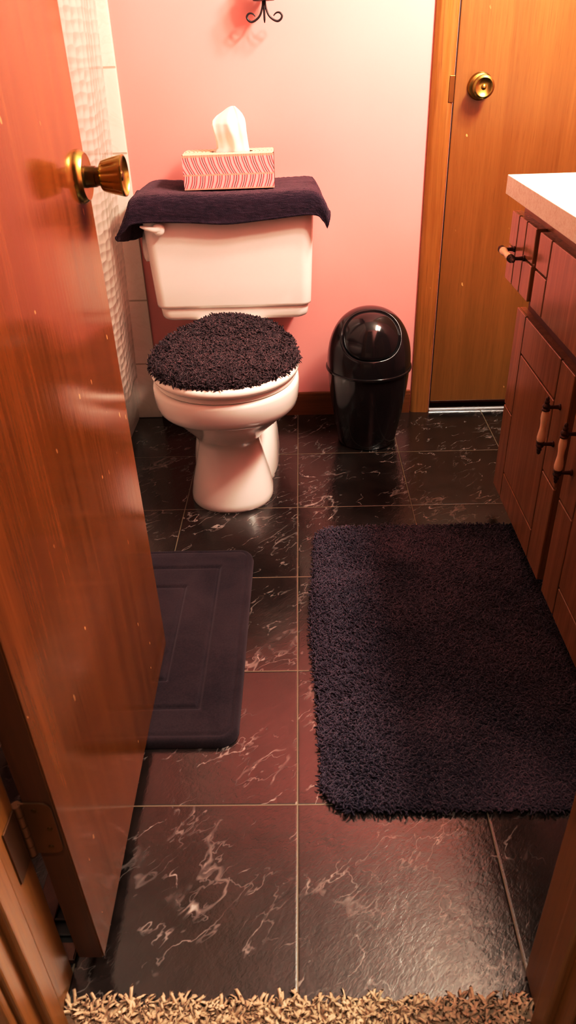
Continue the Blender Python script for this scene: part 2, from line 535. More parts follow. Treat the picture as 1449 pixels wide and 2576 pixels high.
M['carpet'] = mk_pile('beige_carpet_yarn', srgb(170, 140, 115), srgb(216, 190, 162), 30, 260, sheen=.3, stint=(.8, .65, .5, 1)).m
mt = NT('tissue_paper')
mt.setp(Base_Color=(.9, .88, .84, 1), Roughness=.8, Subsurface_Weight=0.0)
tl = mt.n('ShaderNodeBsdfTranslucent'); tl.inputs[0].default_value = (.9, .86, .8, 1)
mx = mt.n('ShaderNodeMixShader'); mx.inputs[0].default_value = .35
mt.l(mt.b.outputs[0], mx.inputs[1]); mt.l(tl.outputs[0], mx.inputs[2]); mt.l(mx.outputs[0], mt.out.inputs['Surface'])
mt.bump(mt.noise(mt.coord(), 90, 3), .2, .002)
M['tissue'] = mt.m


# ------------------------------------------------------------------ the setting
def struct(name, bm, mats, label=None, cat=None, **kw):
    o = obj(name, bm, mats, None, **kw)
    return tag(o, label, cat, kind='structure')


XL, XR, YF, YN, ZC = -1.30, 1.06, 1.51, -.262, 2.40
HALL = -1.75
bm = bmesh.new(); box(bm, XL - .1, XR + .1, -.302, YF + .12, -.05, 0)
struct('floor', bm, M['floor'])
bm = bmesh.new(); box(bm, XL - .1, XR + .1, HALL - .1, -.3025, -.05, -.004)
struct('floor_hall', bm, M['concrete'])
bm = bmesh.new(); box(bm, XL - .1, XR + .1, HALL - .1, YF + .12, ZC, ZC + .05)
struct('ceiling', bm, M['ceiling'])
DX0, DX1, DZ = .437, 1.05, 2.045
bm = bmesh.new()
box(bm, XL - .1, DX0, YF, YF + .1, 0, ZC); box(bm, DX0, XR + .1, YF, YF + .1, DZ, ZC)
box(bm, DX1, XR + .1, YF, YF + .1, 0, DZ); box(bm, DX0, DX1, YF + .06, YF + .1, 0, DZ)
struct('wall_back', bm, M['wall'])
bm = bmesh.new(); box(bm, XL - .1, XL, HALL, YF, 0, ZC); struct('wall_left', bm, M['tubwall'])
bm = bmesh.new(); box(bm, XR, XR + .1, HALL, YF, 0, ZC); struct('wall_right', bm, M['wall'])
bm = bmesh.new(); box(bm, XL - .1, XR + .1, HALL - .1, HALL, 0, ZC); struct('wall_hall', bm, M['hallwall'])
JX = .303; WY0 = -.372                                       # jamb faces, hall side of the front wall
bm = bmesh.new()
box(bm, XL, -JX - .02, WY0, YN, 0, ZC); box(bm, JX + .02, XR, WY0, YN, 0, ZC); box(bm, -JX - .02, JX + .02, WY0, YN, 2.06, ZC)
struct('wall_front', bm, M['wall'])
# tiled strip of the back wall beside the tub
bm = bmesh.new(); box(bm, XL, -.456, YF - .008, YF, 0, 2.1, bev=.003, seg=3)
struct('wall_tub', bm, M['tilewall'])
# baseboard of the pink wall
bm = bmesh.new(); box(bm, -.454, .372, YF - .013, YF, 0, .066); box(bm, -.454, .372, YF - .010, YF, .064, .078, bev=.003)
struct('baseboard_back', bm, M['base'])
bm = bmesh.new(); box(bm, -.99, -.335, YN, YN + .012, 0, .078, bev=.003)
struct('baseboard_front', bm, M['base'])


def jamb(s):
    """door lining, stop bead and casing of one side (s = -1 left, 1 right)."""
    bm = bmesh.new()
    box(bm, s * JX, s * (JX + .02), WY0 - .002, YN + .006, 0, 2.05, bev=.003)
    box(bm, s * (JX - .011), s * (JX + .002), -.348, -.318, 0, 2.04, bev=.004, seg=3)   # stop
    box(bm, s * (JX + .006), s * (JX + .064), WY0 - .016, WY0, 0, 2.1, bev=.005, seg=3)     # hall casing
    box(bm, s * (JX + .006), s * (JX + .062), YN, YN + .012, 0, 2.1, bev=.004, seg=3)      # bathroom casing
    return bm


struct('trim_1', jamb(-1), M['jamb']); struct('trim_2', jamb(1), M['jamb'])
bm = bmesh.new(); box(bm, -JX - .06, JX + .06, WY0 - .016, YN + .012, 2.05, 2.10, bev=.004); struct('trim_3', bm, M['jamb'])
# casing of the far door, with a rounded profile
bm = bmesh.new()
prof = [(.376, 0), (.376, .006), (.380, .010), (.390, .0125), (.402, .012), (.410, .0135), (.420, .0150), (.428, .0150), (.433, .012), (.435, .008), (.435, 0)]
for (x, d) in prof: pass
n = len(prof)
bot = [bm.verts.new((x, YF - d, 0)) for x, d in prof]; top = [bm.verts.new((x, YF - d, 2.10)) for x, d in prof]
for i in range(n):
    bm.faces.new((bot[i], bot[(i + 1) % n], top[(i + 1) % n], top[i]))
bm.faces.new(bot); bm.faces.new(top)
struct('trim_4', bm, M['trim'], smooth=True, angle=.6)
bm = bmesh.new(); box(bm, .376, XR, YF - .014, YF, 2.046, 2.10, bev=.003); struct('trim_5', bm, M['trim'])

# ------------------------------------------------------------------ far door
d2 = thing('door_2', (.74, YF + .02, .03), 'closed flat brown wooden door with small round brass knob beside pink wall', 'door', kind='structure')
bm = bmesh.new(); box(bm, DX0 + .004, DX1 - .004, YF + .006, YF + .041, .03, DZ - .004, bev=.002)
obj('door_slab', bm, M['door_far'], d2)
bm = bmesh.new(); box(bm, DX0 - .0015, DX0 + .0035, YF + .004, YF + .058, 0.004, DZ); obj('door_gap', bm, M['groove'], d2)
bm = bmesh.new(); box(bm, .4222, .4365, YF - .0162, YF - .013, .905, .968, bev=.001); obj('strike_plate', bm, M['brassdark'], d2)
kb = bmesh.new(); kx, kz = .508, .940; ky = YF + .006
lathe(kb, [(0, .0335), (.004, .0335), (.009, .030), (.011, .022), (.013, .013), (.024, .012)], (kx, ky, kz), (0, -1, 0), 48)
ko = obj('door_knob', kb, M['brass'], d2, smooth=True, angle=.7)
kb = bmesh.new()
lathe(kb, [(.022, .012), (.027, .018), (.034, .0255), (.043, .0285), (.050, .0275), (.053, .0235), (.0535, .0225), (.0515, .020), (.049, .011), (.0485, .007), (.050, .006), (.0515, .0045), (.052, .001)], (kx, ky, kz), (0, -1, 0), 48)
obj('knob_face', kb, M['brass'], ko, smooth=True, angle=.7)
bm = bmesh.new(); box(bm, DX0 + .001, DX1, YF - .004, YF + .012, 0, .005, bev=.0015); box(bm, DX0 + .001, DX1, YF + .0, YF + .006, .004, .008, bev=.0015)
th = obj('threshold_strip', bm, M['silver'], None); tag(th, 'thin silver metal threshold strip on the floor under the closed door', 'threshold')

# ------------------------------------------------------------------ near door, standing open
def dface(y, z): return -.2575 - (y + .25) * .0165 - .0075 * (z / 1.1)


d1 = thing('door_1', (-.28, -.25, .03), 'open glossy reddish brown wooden door with scratches and fluted brass knob at left', 'door', kind='structure')
TH = .035
bm = bmesh.new()
box(bm, 0, 1, 0, 1, 0, 1)
for v in bm.verts:
    y = -.252 + v.co.y * .612; z = .028 + v.co.z * 2.0
    v.co = Vector((dface(y, z) - (1 - v.co.x) * TH, y, z))
fn = [f for f in bm.faces]
bm.normal_update()
for f in fn: f.material_index = 1 if abs(f.normal.y) > .7 else 0
bmesh.ops.bevel(bm, geom=list(bm.edges), offset=.0018, segments=2, affect='EDGES')
slab = obj('door_slab', bm, [M['door_near'], M['door_edge']], d1)
# knob (axis +x)
ky, kz = .318, .908; kx = dface(ky, kz)
bm = bmesh.new()
lathe(bm, [(0, .034), (.003, .034), (.006, .0325), (.009, .0305), (.0105, .029), (.010, .026)], (kx, ky, kz), (1, 0, 0), 56)
knob = obj('door_knob', bm, M['brass'], d1, smooth=True, angle=.6)
bm = bmesh.new()
lathe(bm, [(.008, .0148), (.012, .0135), (.0225, .0132), (.0228, .0118), (.028, .0118), (.030, .0122)], (kx, ky, kz), (1, 0, 0), 40)
obj('knob_neck', bm, M['brassdark'], knob, smooth=True, angle=.6)
P_ = [(.029, .0125), (.0296, .0165), (.031, .0185), (.034, .0198), (.039, .0212), (.045, .0228), (.050, .0240), (.054, .0250), (.058, .0258), (.060, .0262), (.0615, .0258), (.0618, .0245), (.0602, .0235), (.0565, .0150), (.055, .0070)]
bm = bmesh.new()
lathe(bm, P_, (kx, ky, kz), (1, 0, 0), 120, mod=lambda k, t: 1 - (.075 * max(0, math.cos(12 * t)) ** 2 if 3 <= k <= 6 else (.05 * max(0, math.cos(12 * t)) ** 2 if k in (2, 7) else 0)))
obj('knob_grip', bm, M['brass'], knob, smooth=True, angle=.8)
bm = bmesh.new(); lathe(bm, [(.052, .0068), (.0575, .0066), (.0588, .005)], (kx, ky, kz), (1, 0, 0), 28)
box(bm, kx + .0585, kx + .0592, ky - .0008, ky + .0008, kz - .004, kz + .004)
obj('lock_button', bm, M['brassdark'], knob, smooth=True, angle=.6)
# hinge
hz0, hz1 = .268, .358
bm = bmesh.new()
hx = dface(-.25, .31)
lathe(bm, [(hz0 - .004, .0035), (hz0 - .002, .0055)], (hx - TH - .006, -.2545, 0), (0, 0, 1), 16)
for i in range(5):
    a = hz0 + i * .018; lathe(bm, [(a, .0052), (a + .0008, .0058), (a + .0166, .0058), (a + .0174, .0052)], (hx - TH - .006, -.2545, 0), (0, 0, 1), 16)
hinge = obj('hinge', bm, M['hinge'], d1, smooth=True, angle=.6)
bm = bmesh.new()
pts = []
x0, x1, r = hx - TH - .004, hx - .004, .012
for cx_, cz_, a0 in ((x1 - r, hz0 + r, -PI / 2), (x1 - r, hz1 - r, 0)):
    for i in range(7):
        a = a0 + PI / 2 * i / 6; pts.append((cx_ + r * math.cos(a), cz_ + r * math.sin(a)))
pts += [(x0, hz1), (x0, hz0)]
fr = [bm.verts.new((x, -.2542, z)) for x, z in pts]; bk = [bm.verts.new((x, -.2522, z)) for x, z in pts]
for i in range(len(pts)): bm.faces.new((fr[i], fr[(i + 1) % len(pts)], bk[(i + 1) % len(pts)], bk[i]))
bm.faces.new(fr); bm.faces.new(bk)
obj('hinge_leaf', bm, M['hinge'], hinge)
bm = bmesh.new()
for (x, z) in ((x0 + .016, hz1 - .012), (x0 + .027, (hz0 + hz1) / 2), (x0 + .022, hz0 + .012)):
    lathe(bm, [(0, .0034), (.0006, .003)], (x, -.2542, z), (0, -1, 0), 14)
obj('hinge_screw', bm, M['brassdark'], hinge)
bm = bmesh.new(); box(bm, -JX + .0002, -JX + .0022, -.292, -.262, hz0, hz1, bev=.0005)
obj('jamb_leaf', bm, M['hinge'], hinge)

# floor register behind the open door
fr_ = thing('floor_register', (-.36, -.13, 0), 'dark slatted floor vent in a wooden frame behind the open door', 'vent')
bm = bmesh.new()
vx0, vx1, vy0, vy1 = -.376, -.303, -.246, .02
bm2 = bm
for a in ((vx0, vx0 + .03, vy0, vy1), (vx1 - .0, vx1 - .004, vy0, vy1), (vx0, vx1, vy0, vy0 + .024), (vx0, vx1, vy1 - .024, vy1)):
    box(bm, a[0], a[1], a[2], a[3], 0, .010, bev=.0015)
obj('frame', bm, M['door_edge'], fr_)
bm = bmesh.new(); box(bm, vx0 + .028, vx1 - .003, vy0 + .02, vy1 - .02, .0005, .002); obj('well', bm, M['blackgap'], fr_)
y = vy0 + .034
while y < vy1 - .03:
    bm = bmesh.new(); box(bm, vx0 + .028, vx1 - .003, y, y + .004, .002, .008, bev=.0008); obj('slat', bm, M['vent'], fr_); y += .021

# ------------------------------------------------------------------ tub and curtain
tb = thing('bathtub', (-.92, .78, 0), 'pale bathtub behind the open door with clear curtain hanging outside it', 'bathtub')
bm = bmesh.new()
X0, X1, Y0, Y1, H = XL + .002, -.535, .015, YF - .010, .37
def rr(x0, x1, y0, y1, z, r, n=8):
    out = []
    for cx_, cy_, a0 in ((x1 - r, y1 - r, 0), (x0 + r, y1 - r, PI / 2), (x0 + r, y0 + r, PI), (x1 - r, y0 + r, 1.5 * PI)):
        for i in range(n): out.append((cx_ + r * math.cos(a0 + PI / 2 * i / (n - 1)), cy_ + r * math.sin(a0 + PI / 2 * i / (n - 1)), z))
    return np.array(out)
rg = [rr(X0, X1, Y0, Y1, 0, .004), rr(X0, X1, Y0, Y1, H - .03, .004), rr(X0, X1 , Y0, Y1, H - .008, .008), rr(X0 + .006, X1 - .006, Y0 + .006, Y1 - .006, H, .012),
      rr(X0 + .06, X1 - .06, Y0 + .07, Y1 - .07, H, .10), rr(X0 + .075, X1 - .075, Y0 + .09, Y1 - .09, H - .02, .11), rr(X0 + .13, X1 - .13, Y0 + .16, Y1 - .16, .08, .12), rr(X0 + .17, X1 - .17, Y0 + .2, Y1 - .2, .06, .1)]
obj('tub_shell', loft(rg, close_bot=False), M['tub'], tb, smooth=True, angle=.7)
bm = bmesh.new(); box(bm, X1 - .004, X1 + .006, Y0 + .1, Y1 - .1, .05, .27, bev=.004); obj('apron_panel', bm, M['tub'], tb)

nu, nv = 260, 60
ys = np.linspace(.10, 1.448, nu); zs = np.linspace(.085, 1.93, nv)
YY, ZZ = np.meshgrid(ys, zs)
amp = .012 + .006 * (ZZ / 1.9)
XX = -.506 + .55 * amp * np.sin(YY * 21 + .5 * np.sin(ZZ * 1.7))
XX += .034 * np.minimum(ZZ - .1, 1.15)
V = np.stack([XX, YY, ZZ], -1).reshape(-1, 3)
cu = obj('shower_curtain', (V, grid_faces(nu, nv)), M['curtain'], None, smooth=True)
tag(cu, 'clear bubble textured plastic shower curtain hanging between open door and tiled wall', 'shower curtain')
rod = thing('curtain_rod', (-.466, .75, 1.955), 'straight metal shower curtain rod above the bathtub', 'curtain rod')
bm = bmesh.new(); tube(bm, [(-.466, YN + .012, 1.965), (-.466, YF - .02, 1.965)], .0125, 20); obj('rod', bm, M['silver'], rod, smooth=True, angle=.7)
bm = bmesh.new(); lathe(bm, [(0, .03), (.008, .028), (.012, .016)], (-.466, YF - .009, 1.965), (0, -1, 0), 28); obj('flange', bm, M['silver'], rod, smooth=True, angle=.7)
bm = bmesh.new(); lathe(bm, [(0, .03), (.008, .028), (.013, .016)], (-.466, YN + .0005, 1.965), (0, 1, 0), 28); obj('flange', bm, M['silver'], rod, smooth=True, angle=.7)
for i in range(12):
    y = .13 + i * .118
    bm = bmesh.new(); tube(bm, [(-.466 + .019 * math.cos(a), y, 1.957 + .027 * math.sin(a)) for a in np.linspace(0, 2 * PI, 25)], .0016, 8, caps=False)
    tag(obj('curtain_ring', bm, M['silver'], None, smooth=True), 'metal ring on the shower curtain rod', 'curtain ring', 'rings on the curtain rod')

# ------------------------------------------------------------------ toilet
TX = -.172
to = thing('toilet', (TX, 1.15, 0), 'white ceramic toilet with tank against pink wall and shaggy dark lid cover', 'toilet')
rows = [  # z, rx, front y, back y
    (0.000, .1105, .893, 1.150), (.006, .1125, .890, 1.150), (.020, .1115, .893, 1.148), (.055, .105, .905, 1.142), (.095, .095, .922, 1.135), (.130, .087, .936, 1.13),
    (.158, .0815, .946, 1.128), (.172, .0815, .944, 1.13), (.186, .087, .930, 1.14), (.205, .100, .908, 1.15), (.228, .119, .882, 1.165), (.250, .138, .858, 1.18), (.268, .153, .838, 1.19), (.276, .160, .826, 1.195),
    (.280, .1665, .815, 1.20), (.284, .1725, .806, 1.205), (.292, .1775, .798, 1.207), (.306, .1805, .792, 1.210), (.325, .1825, .789, 1.212), (.343, .1828, .788, 1.212), (.350, .181, .790, 1.210), (.354, .176, .796, 1.205)]
rings = []
for z, rx, f, b in rows:
    k = min(1, max(0, (z - .17) / .1))
    cy = 1.0 * (1 - k) + .985 * k
    rings.append(egg(TX - .008 * (1 - k), cy, rx, cy - f, b - cy, z, 80, 2.1, 2.3))
bowl = obj('bowl', loft(rings), M['white'], to, smooth=True, angle=.9)
rows = [(0, .122, 1.03, 1.41, 3.2), (.008, .124, 1.028, 1.412, 3.2), (.06, .121, 1.035, 1.41, 3.0), (.09, .116, 1.045, 1.41, 3.0), (.108, .108, 1.055, 1.41, 2.8), (.122, .094, 1.065, 1.405, 2.6), (.13, .078, 1.08, 1.40, 2.4), (.16, .072, 1.09, 1.40, 2.4), (.24, .08, 1.09, 1.42, 2.5), (.31, .108, 1.10, 1.46, 2.8), (.35, .105, 1.12, 1.475, 3.2), (.378, .100, 1.16, 1.48, 3.6), (.384, .098, 1.165, 1.476, 3.6)]
rings = [egg(TX - .008, (f + b) / 2, rx, (b - f) / 2, (b - f) / 2, z, 64, e, e) for z, rx, f, b, e in rows]
obj('pedestal_rear', loft(rings), M['white'], to, smooth=True, angle=.9)
for s in (-1, 1):
    bm = bmesh.new(); lathe(bm, [(0, .013), (.008, .012), (.015, .007), (.0165, .001)], (TX - .008 + s * .098, 1.22, .104), (0, 0, 1), 20)
    obj('bolt_cap', bm, M['seatwhite'], to, smooth=True)


def eggslab(z0, z1, rx, f, b, cy=.985, rnd=.006, eb=2.5):
    R_ = []
    for z, d in ((z0, rnd * .8), (z0 + rnd * .4, rnd * .2), (z0 + rnd, 0), (z1 - rnd, 0), (z1 - rnd * .35, rnd * .25), (z1, rnd * .9), (z1 + .001, rnd * 3)):
        R_.append(egg(TX, cy, rx - d, cy - f - d, b - cy - d, z, 80, 2.05, eb))
    return loft(R_)


obj('seat', eggslab(.3555, .3712, .1770, .793, 1.215, eb=2.05), M['seatwhite'], to, smooth=True, angle=.9)
lid = obj('lid', eggslab(.3722, .394, .184, .780, 1.222, rnd=.009, eb=2.0), M['seatwhite'], to, smooth=True, angle=.9)
for s in (-1, 1):
    bm = bmesh.new(); box(bm, TX + s * .05 - .016, TX + s * .05 + .016, 1.205, 1.235, .355, .384, bev=.007, seg=3)
    obj('lid_hinge', bm, M['seatwhite'], to, smooth=True, angle=.7)

# tank: tapering rounded box
def sup(cx, cy, rx, ry, z, e=7, n=96):
    return egg(cx, cy, rx, ry, ry, z, n, e, e)


def tankring(z, xl, xr, yf, yb, r=.03, n=10):
    return rr(xl, xr, yf, yb, z, r, n)


rg = []
def tk(z): return (z - .43) / (.70 - .43)
for z, ins in ((.392, .020), (.3935, .010), (.398, .004), (.405, .001), (.426, -.001), (.4285, .000), (.4305, .003)):
    rg.append(tankring(z, -.380 + ins, .039 - ins, 1.298 + ins, 1.498 - ins * .5, .03))
for z, ins in ((.431, -.004), (.4335, -.0075), (.440, -.0085), (.50, -.0085), (.60, -.0085), (.70, -.0085)):
    t = max(0, tk(z))
    rg.append(tankring(z, -.380 + ins - .016 * t, .039 - ins + .010 * t, 1.298 + ins - .006 * t, 1.498, .03 + .006 * t))
tank = obj('tank', loft(rg), M['white'], to, smooth=True, angle=.9)
rg = []
for z, ins in ((.698, .006), (.699, .001), (.704, 0), (.722, .0), (.7265, .003), (.728, .008)):
    rg.append(tankring(z, -.412 + ins, .062 - ins, 1.276 + ins, 1.502 - ins * .3, .028))
obj('tank_lid', loft(rg), M['white'], to, smooth=True, angle=.9)
# white rounded plate on the left side of the tank
bm = bmesh.new()
pl = spline([(1.335, .612), (1.325, .585), (1.33, .56), (1.35, .550), (1.43, .552), (1.455, .58), (1.45, .612), (1.42, .632), (1.36, .630)], 40)
a = [bm.verts.new((-.388, p[0], p[1])) for p in pl]; b = [bm.verts.new((-.408, p[0], p[1])) for p in pl]
c = [bm.verts.new((-.414, 1.39 + (p[0] - 1.39) * .85, .59 + (p[1] - .59) * .85)) for p in pl]
for q, w in ((a, b), (b, c)):
    for i in range(len(pl)): bm.faces.new((q[i], q[(i + 1) % len(pl)], w[(i + 1) % len(pl)], w[i]))
bm.faces.new(c); bm.faces.new(a)
obj('side_plate', bm, M['white'], to, smooth=True, angle=.9)
# flush lever
fl = bmesh.new()
lv = [(-.350, 1.268, .650), (-.362, 1.264, .6495), (-.376, 1.262, .6525), (-.390, 1.263, .656), (-.399, 1.265, .658)]
rads = [.0105, .0085, .0065, .005, .0025]
tube(fl, spline(lv, 14), list(np.interp(np.linspace(0, 1, 14), np.linspace(0, 1, 5), rads)), 14)
for v in fl.verts: v.co.y = 1.266 + (v.co.y - 1.266) * .7
lathe(fl, [(0, .0125), (.012, .0125), (.0155, .0165), (.020, .0165), (.0235, .013), (.025, .006)], (-.352, 1.286, .6495), (0, -1, 0), 28)
obj('flush_lever', fl, M['seatwhite'], to, smooth=True, angle=.8)


# shaggy lid cover (removable) - a thing of its own
def cover_pt(t, s):
    """t angle, s 0..1 centre->edge; returns position on the cover shell."""
    cy = 1.0
    e = egg(TX, cy, 1, 1, 1, 0, 1)[0]
    c, sn = math.cos(t), math.sin(t)
    ry = (.248 if sn > 0 else .203)
    ee = 1.95 if sn > 0 else 2.1
    x = math.copysign(abs(c) ** (2 / ee), c) * .178 * s
    y = math.copysign(abs(sn) ** (2 / ee), sn) * ry * s
    back = max(0, y / .228)
    h = .4015 + .016 * (1 - s ** 4) + .010 * back * (1 - s ** 6) + .024 * back ** 2 * (1 - .75 * s ** 8)
    return (TX - .002 + x, cy + y, h)


nt, ns = 72, 22
V = [cover_pt(2 * PI * i / nt, max(.001, j / (ns - 1))) for j in range(ns) for i in range(nt)]
V += [(cover_pt(2 * PI * i / nt, 1.015)[0], cover_pt(2 * PI * i / nt, 1.015)[1], .3965) for i in range(nt)]
F = [(j * nt + i, j * nt + (i + 1) % nt, (j + 1) * nt + (i + 1) % nt, (j + 1) * nt + i) for j in range(ns) for i in range(nt)]
V = np.array(V)
NT_ = 15000
tt = rng.uniform(0, 2 * PI, NT_); ss = np.sqrt(rng.uniform(0, 1, NT_)) * 1.0
P0 = np.array([cover_pt(a, b) for a, b in zip(tt, ss)])
cen = np.array([TX, 1.0, 0])
out_ = (P0 - cen) * np.array([1, 1, 0]); out_ /= np.linalg.norm(out_, axis=1)[:, None] + 1e-6
w_ = np.clip((ss - .80) / .2, 0, 1)[:, None]
D0 = np.array([0, 0, 1.0]) * (1 - .80 * w_) + out_ * .95 * w_
D0 += rng.normal(size=(NT_, 3)) * .28
D0 /= np.linalg.norm(D0, axis=1)[:, None]
P0[:, 2] -= .003
ln = .0105 + .0045 * np.clip((ss - .72) / .2, 0, 1)
ln *= .75 + .5 * vnoise(P0[:, 0], P0[:, 1], 45, 3)
G = merge((V, F), tufts(P0, D0, ln, .0026, .75, 5, tip=1.0))
fc = obj('toilet_lid_cover', G, M['fur'], None, smooth=True)
tag(fc, 'shaggy dark purple fabric cover on the closed toilet lid', 'lid cover')

# ------------------------------------------------------------------ towel over the tank
ctrl = [  # rows from back to front edge; columns from left tip to right tip
    [(-.430, 1.488, .590), (-.420, 1.490, .680), (-.398, 1.492, .734), (-.28, 1.492, .7335), (-.17, 1.492, .7335), (-.06, 1.492, .7335), (.040, 1.492, .736), (.062, 1.490, .728), (.078, 1.488, .695)],
    [(-.446, 1.42, .594), (-.428, 1.42, .684), (-.398, 1.42, .735), (-.28, 1.42, .7325), (-.17, 1.42, .732), (-.06, 1.42, .732), (.042, 1.42, .7345), (.070, 1.42, .722), (.088, 1.42, .68)],
    [(-.458, 1.35, .604), (-.432, 1.35, .692), (-.400, 1.35, .734), (-.28, 1.35, .732), (-.17, 1.35, .732), (-.06, 1.35, .732), (.044, 1.35, .7345), (.075, 1.35, .718), (.097, 1.35, .668)],
    [(-.464, 1.295, .616), (-.435, 1.290, .695), (-.402, 1.286, .732), (-.28, 1.285, .7335), (-.17, 1.285, .732), (-.06, 1.285, .7325), (.046, 1.287, .734), (.080, 1.288, .715), (.101, 1.290, .675)],
    [(-.466, 1.270, .622), (-.434, 1.264, .690), (-.402, 1.262, .722), (-.28, 1.263, .7235), (-.17, 1.262, .722), (-.06, 1.262, .7235), (.048, 1.264, .726), (.083, 1.264, .708), (.100, 1.268, .668)],
    [(-.467, 1.262, .630), (-.436, 1.252, .670), (-.404, 1.252, .695), (-.28, 1.254, .698), (-.17, 1.254, .692), (-.06, 1.254, .699), (.050, 1.256, .705), (.082, 1.256, .688), (.096, 1.262, .652)],
    [(-.466, 1.262, .626), (-.438, 1.250, .650), (-.405, 1.250, .668), (-.28, 1.252, .666), (-.17, 1.250, .660), (-.06, 1.252, .668), (.052, 1.256, .676), (.080, 1.258, .660), (.092, 1.262, .640)],
]
nu, nv = 190, 110
rowsU = [np.array(spline(r, nu)) for r in ctrl]
Gd = np.array([spline([rowsU[k][i] for k in range(len(ctrl))], nv) for i in range(nu)])        # nu,nv,3
Gd = np.transpose(Gd, (1, 0, 2))
U_, V_ = np.meshgrid(np.linspace(0, .58, nu), np.linspace(0, .33, nv))
wr = (vnoise(U_, V_, 11, 2) - .5) * .005
wr += .006 * np.exp(-((U_ - .46) ** 2 / .0016 + (V_ - .07) ** 2 / .0005)) - .003 * np.exp(-((U_ - .45) ** 2 / .0016 + (V_ - .10) ** 2 / .0006))
wr += .004 * np.exp(-((V_ - .09 - .08 * (U_ - .05)) ** 2 / .00008)) * (U_ < .13)
tl_ = (vnoise(U_, V_, 300, 4) - .5) * .0022
Nn = np.cross(np.gradient(Gd, axis=1), np.gradient(Gd, axis=0)); Nn /= np.linalg.norm(Nn, axis=2)[..., None] + 1e-9
if Nn[nv // 3, nu // 2, 2] < 0: Nn = -Nn
ed = np.minimum(1, np.minimum(np.minimum(U_, .58 - U_), np.minimum(V_, .33 - V_)) / .006)
hem = np.exp(-((np.minimum(.33 - V_, np.minimum(U_, .58 - U_)) - .006) / .003) ** 2) * .0015
Gd = Gd + Nn * (np.maximum(wr, -.001) * 1 + tl_ + hem)[..., None]
topg = Gd.reshape(-1, 3); botg = (Gd - Nn * .0042 * (.35 + .65 * ed[..., None])).reshape(-1, 3)
Ft = grid_faces(nu, nv)
n_ = nu * nv
Fb = [(q[3] + n_, q[2] + n_, q[1] + n_, q[0] + n_) for q in Ft]
bd = [i for i in range(nu)] + [j * nu + nu - 1 for j in range(1, nv)] + [(nv - 1) * nu + i for i in range(nu - 2, -1, -1)] + [j * nu for j in range(nv - 2, 0, -1)]
Fe = [(bd[i], bd[i] + n_, bd[(i + 1) % len(bd)] + n_, bd[(i + 1) % len(bd)]) for i in range(len(bd))]
tw = obj('hand_towel', (np.concatenate([topg, botg]), Ft + Fb + Fe), M['terry'], None, smooth=True)
tag(tw, 'dark navy terry towel draped over the toilet tank lid', 'towel')

# ------------------------------------------------------------------ tissue box
bx, by, bz = -.162, 1.366, .7365
tbx = thing('tissue_box', (bx, by, bz), 'pink and white patterned tissue box on the dark towel', 'tissue box')
bm = bmesh.new()
L_, W_, H_ = .2345, .116, .082
v = [bm.verts.new((bx + sx * L_ / 2, by + sy * W_ / 2, bz + sz)) for sz in (0, H_) for sy in (-1, 1) for sx in (-1, 1)]
fs = [((0, 1, 5, 4), 0), ((3, 2, 6, 7), 0), ((1, 3, 7, 5), 2), ((2, 0, 4, 6), 2), ((0, 2, 3, 1), 2)]
for q, mi_ in fs:
    f = bm.faces.new([v[i] for i in q]); f.material_index = mi_
# top with an oval opening
ov = []
N_ = 40
for i in range(N_):
    t = 2 * PI * i / N_
    ov.append(bm.verts.new((bx + .008 + .056 * math.cos(t), by + .021 * math.sin(t), bz + H_)))
ovd = [bm.verts.new((p.co.x, p.co.y, p.co.z - .012)) for p in ov]
outer = []
for i in range(N_):
    t = 2 * PI * i / N_
    c, s = math.cos(t), math.sin(t)
    k = min(L_ / 2 / abs(c) if abs(c) > 1e-6 else 9, W_ / 2 / abs(s) if abs(s) > 1e-6 else 9)
    outer.append((bx + c * k, by + s * k))
ob_ = [bm.verts.new((x, y, bz + H_)) for x, y in outer]
for i in range(N_):
    f = bm.faces.new((ov[i], ov[(i + 1) % N_], ob_[(i + 1) % N_], ob_[i])); f.material_index = 1
    f = bm.faces.new((ovd[i], ovd[(i + 1) % N_], ov[(i + 1) % N_], ov[i])); f.material_index = 2
f = bm.faces.new(ovd); f.material_index = 2
rot = Matrix.Translation((bx, by, bz)) @ Matrix.Rotation(math.radians(1.2), 4, 'Z') @ Matrix.Translation((-bx, -by, -bz))
bmesh.ops.transform(bm, matrix=rot, verts=bm.verts)
obj('carton', bm, [M['tbox'], M['tboxtop'], M['tboxside']], tbx)
# tissue plume
R_ = []
n = 96
zb = bz + H_ - .006
prof = [(0, .046, .013, -.004), (.006, .047, .015, -.003), (.015, .042, .017, .0), (.03, .041, .019, -.001), (.05, .042, .021, -.004), (.07, .043, .021, -.006), (.080, .041, .016, -.006), (.090, .033, .011, -.003), (.098, .022, .007, .001), (.106, .011, .003, .003)]
pz = np.array([p[0] for p in prof])
for z in np.linspace(0, .106, 36):
    rx, ry, cx_ = [np.interp(z, pz, [p[k] for p in prof]) for k in (1, 2, 3)]
    ring = []
    for i in range(n):
        t = 2 * PI * i / n
        k = z / .106
        fold = 1 + .20 * math.sin(5 * t + 1.2 + 3.0 * k) * (.5 + .7 * k) + .09 * math.sin(9 * t + 2 * k + .5)
        c, s = math.cos(t), math.sin(t)
        dz = .004 * k * math.sin(t + 2.6)
        ring.append((bx + .010 + cx_ + rx * c * (1 + .04 * math.sin(5 * t + 3 * k)), by + ry * s * fold * 1.15 + .003 * math.sin(9 * k), zb + z + dz))
    R_.append(np.array(ring))
obj('tissue', loft(R_, close_bot=False), M['tissue'], tbx, smooth=True)

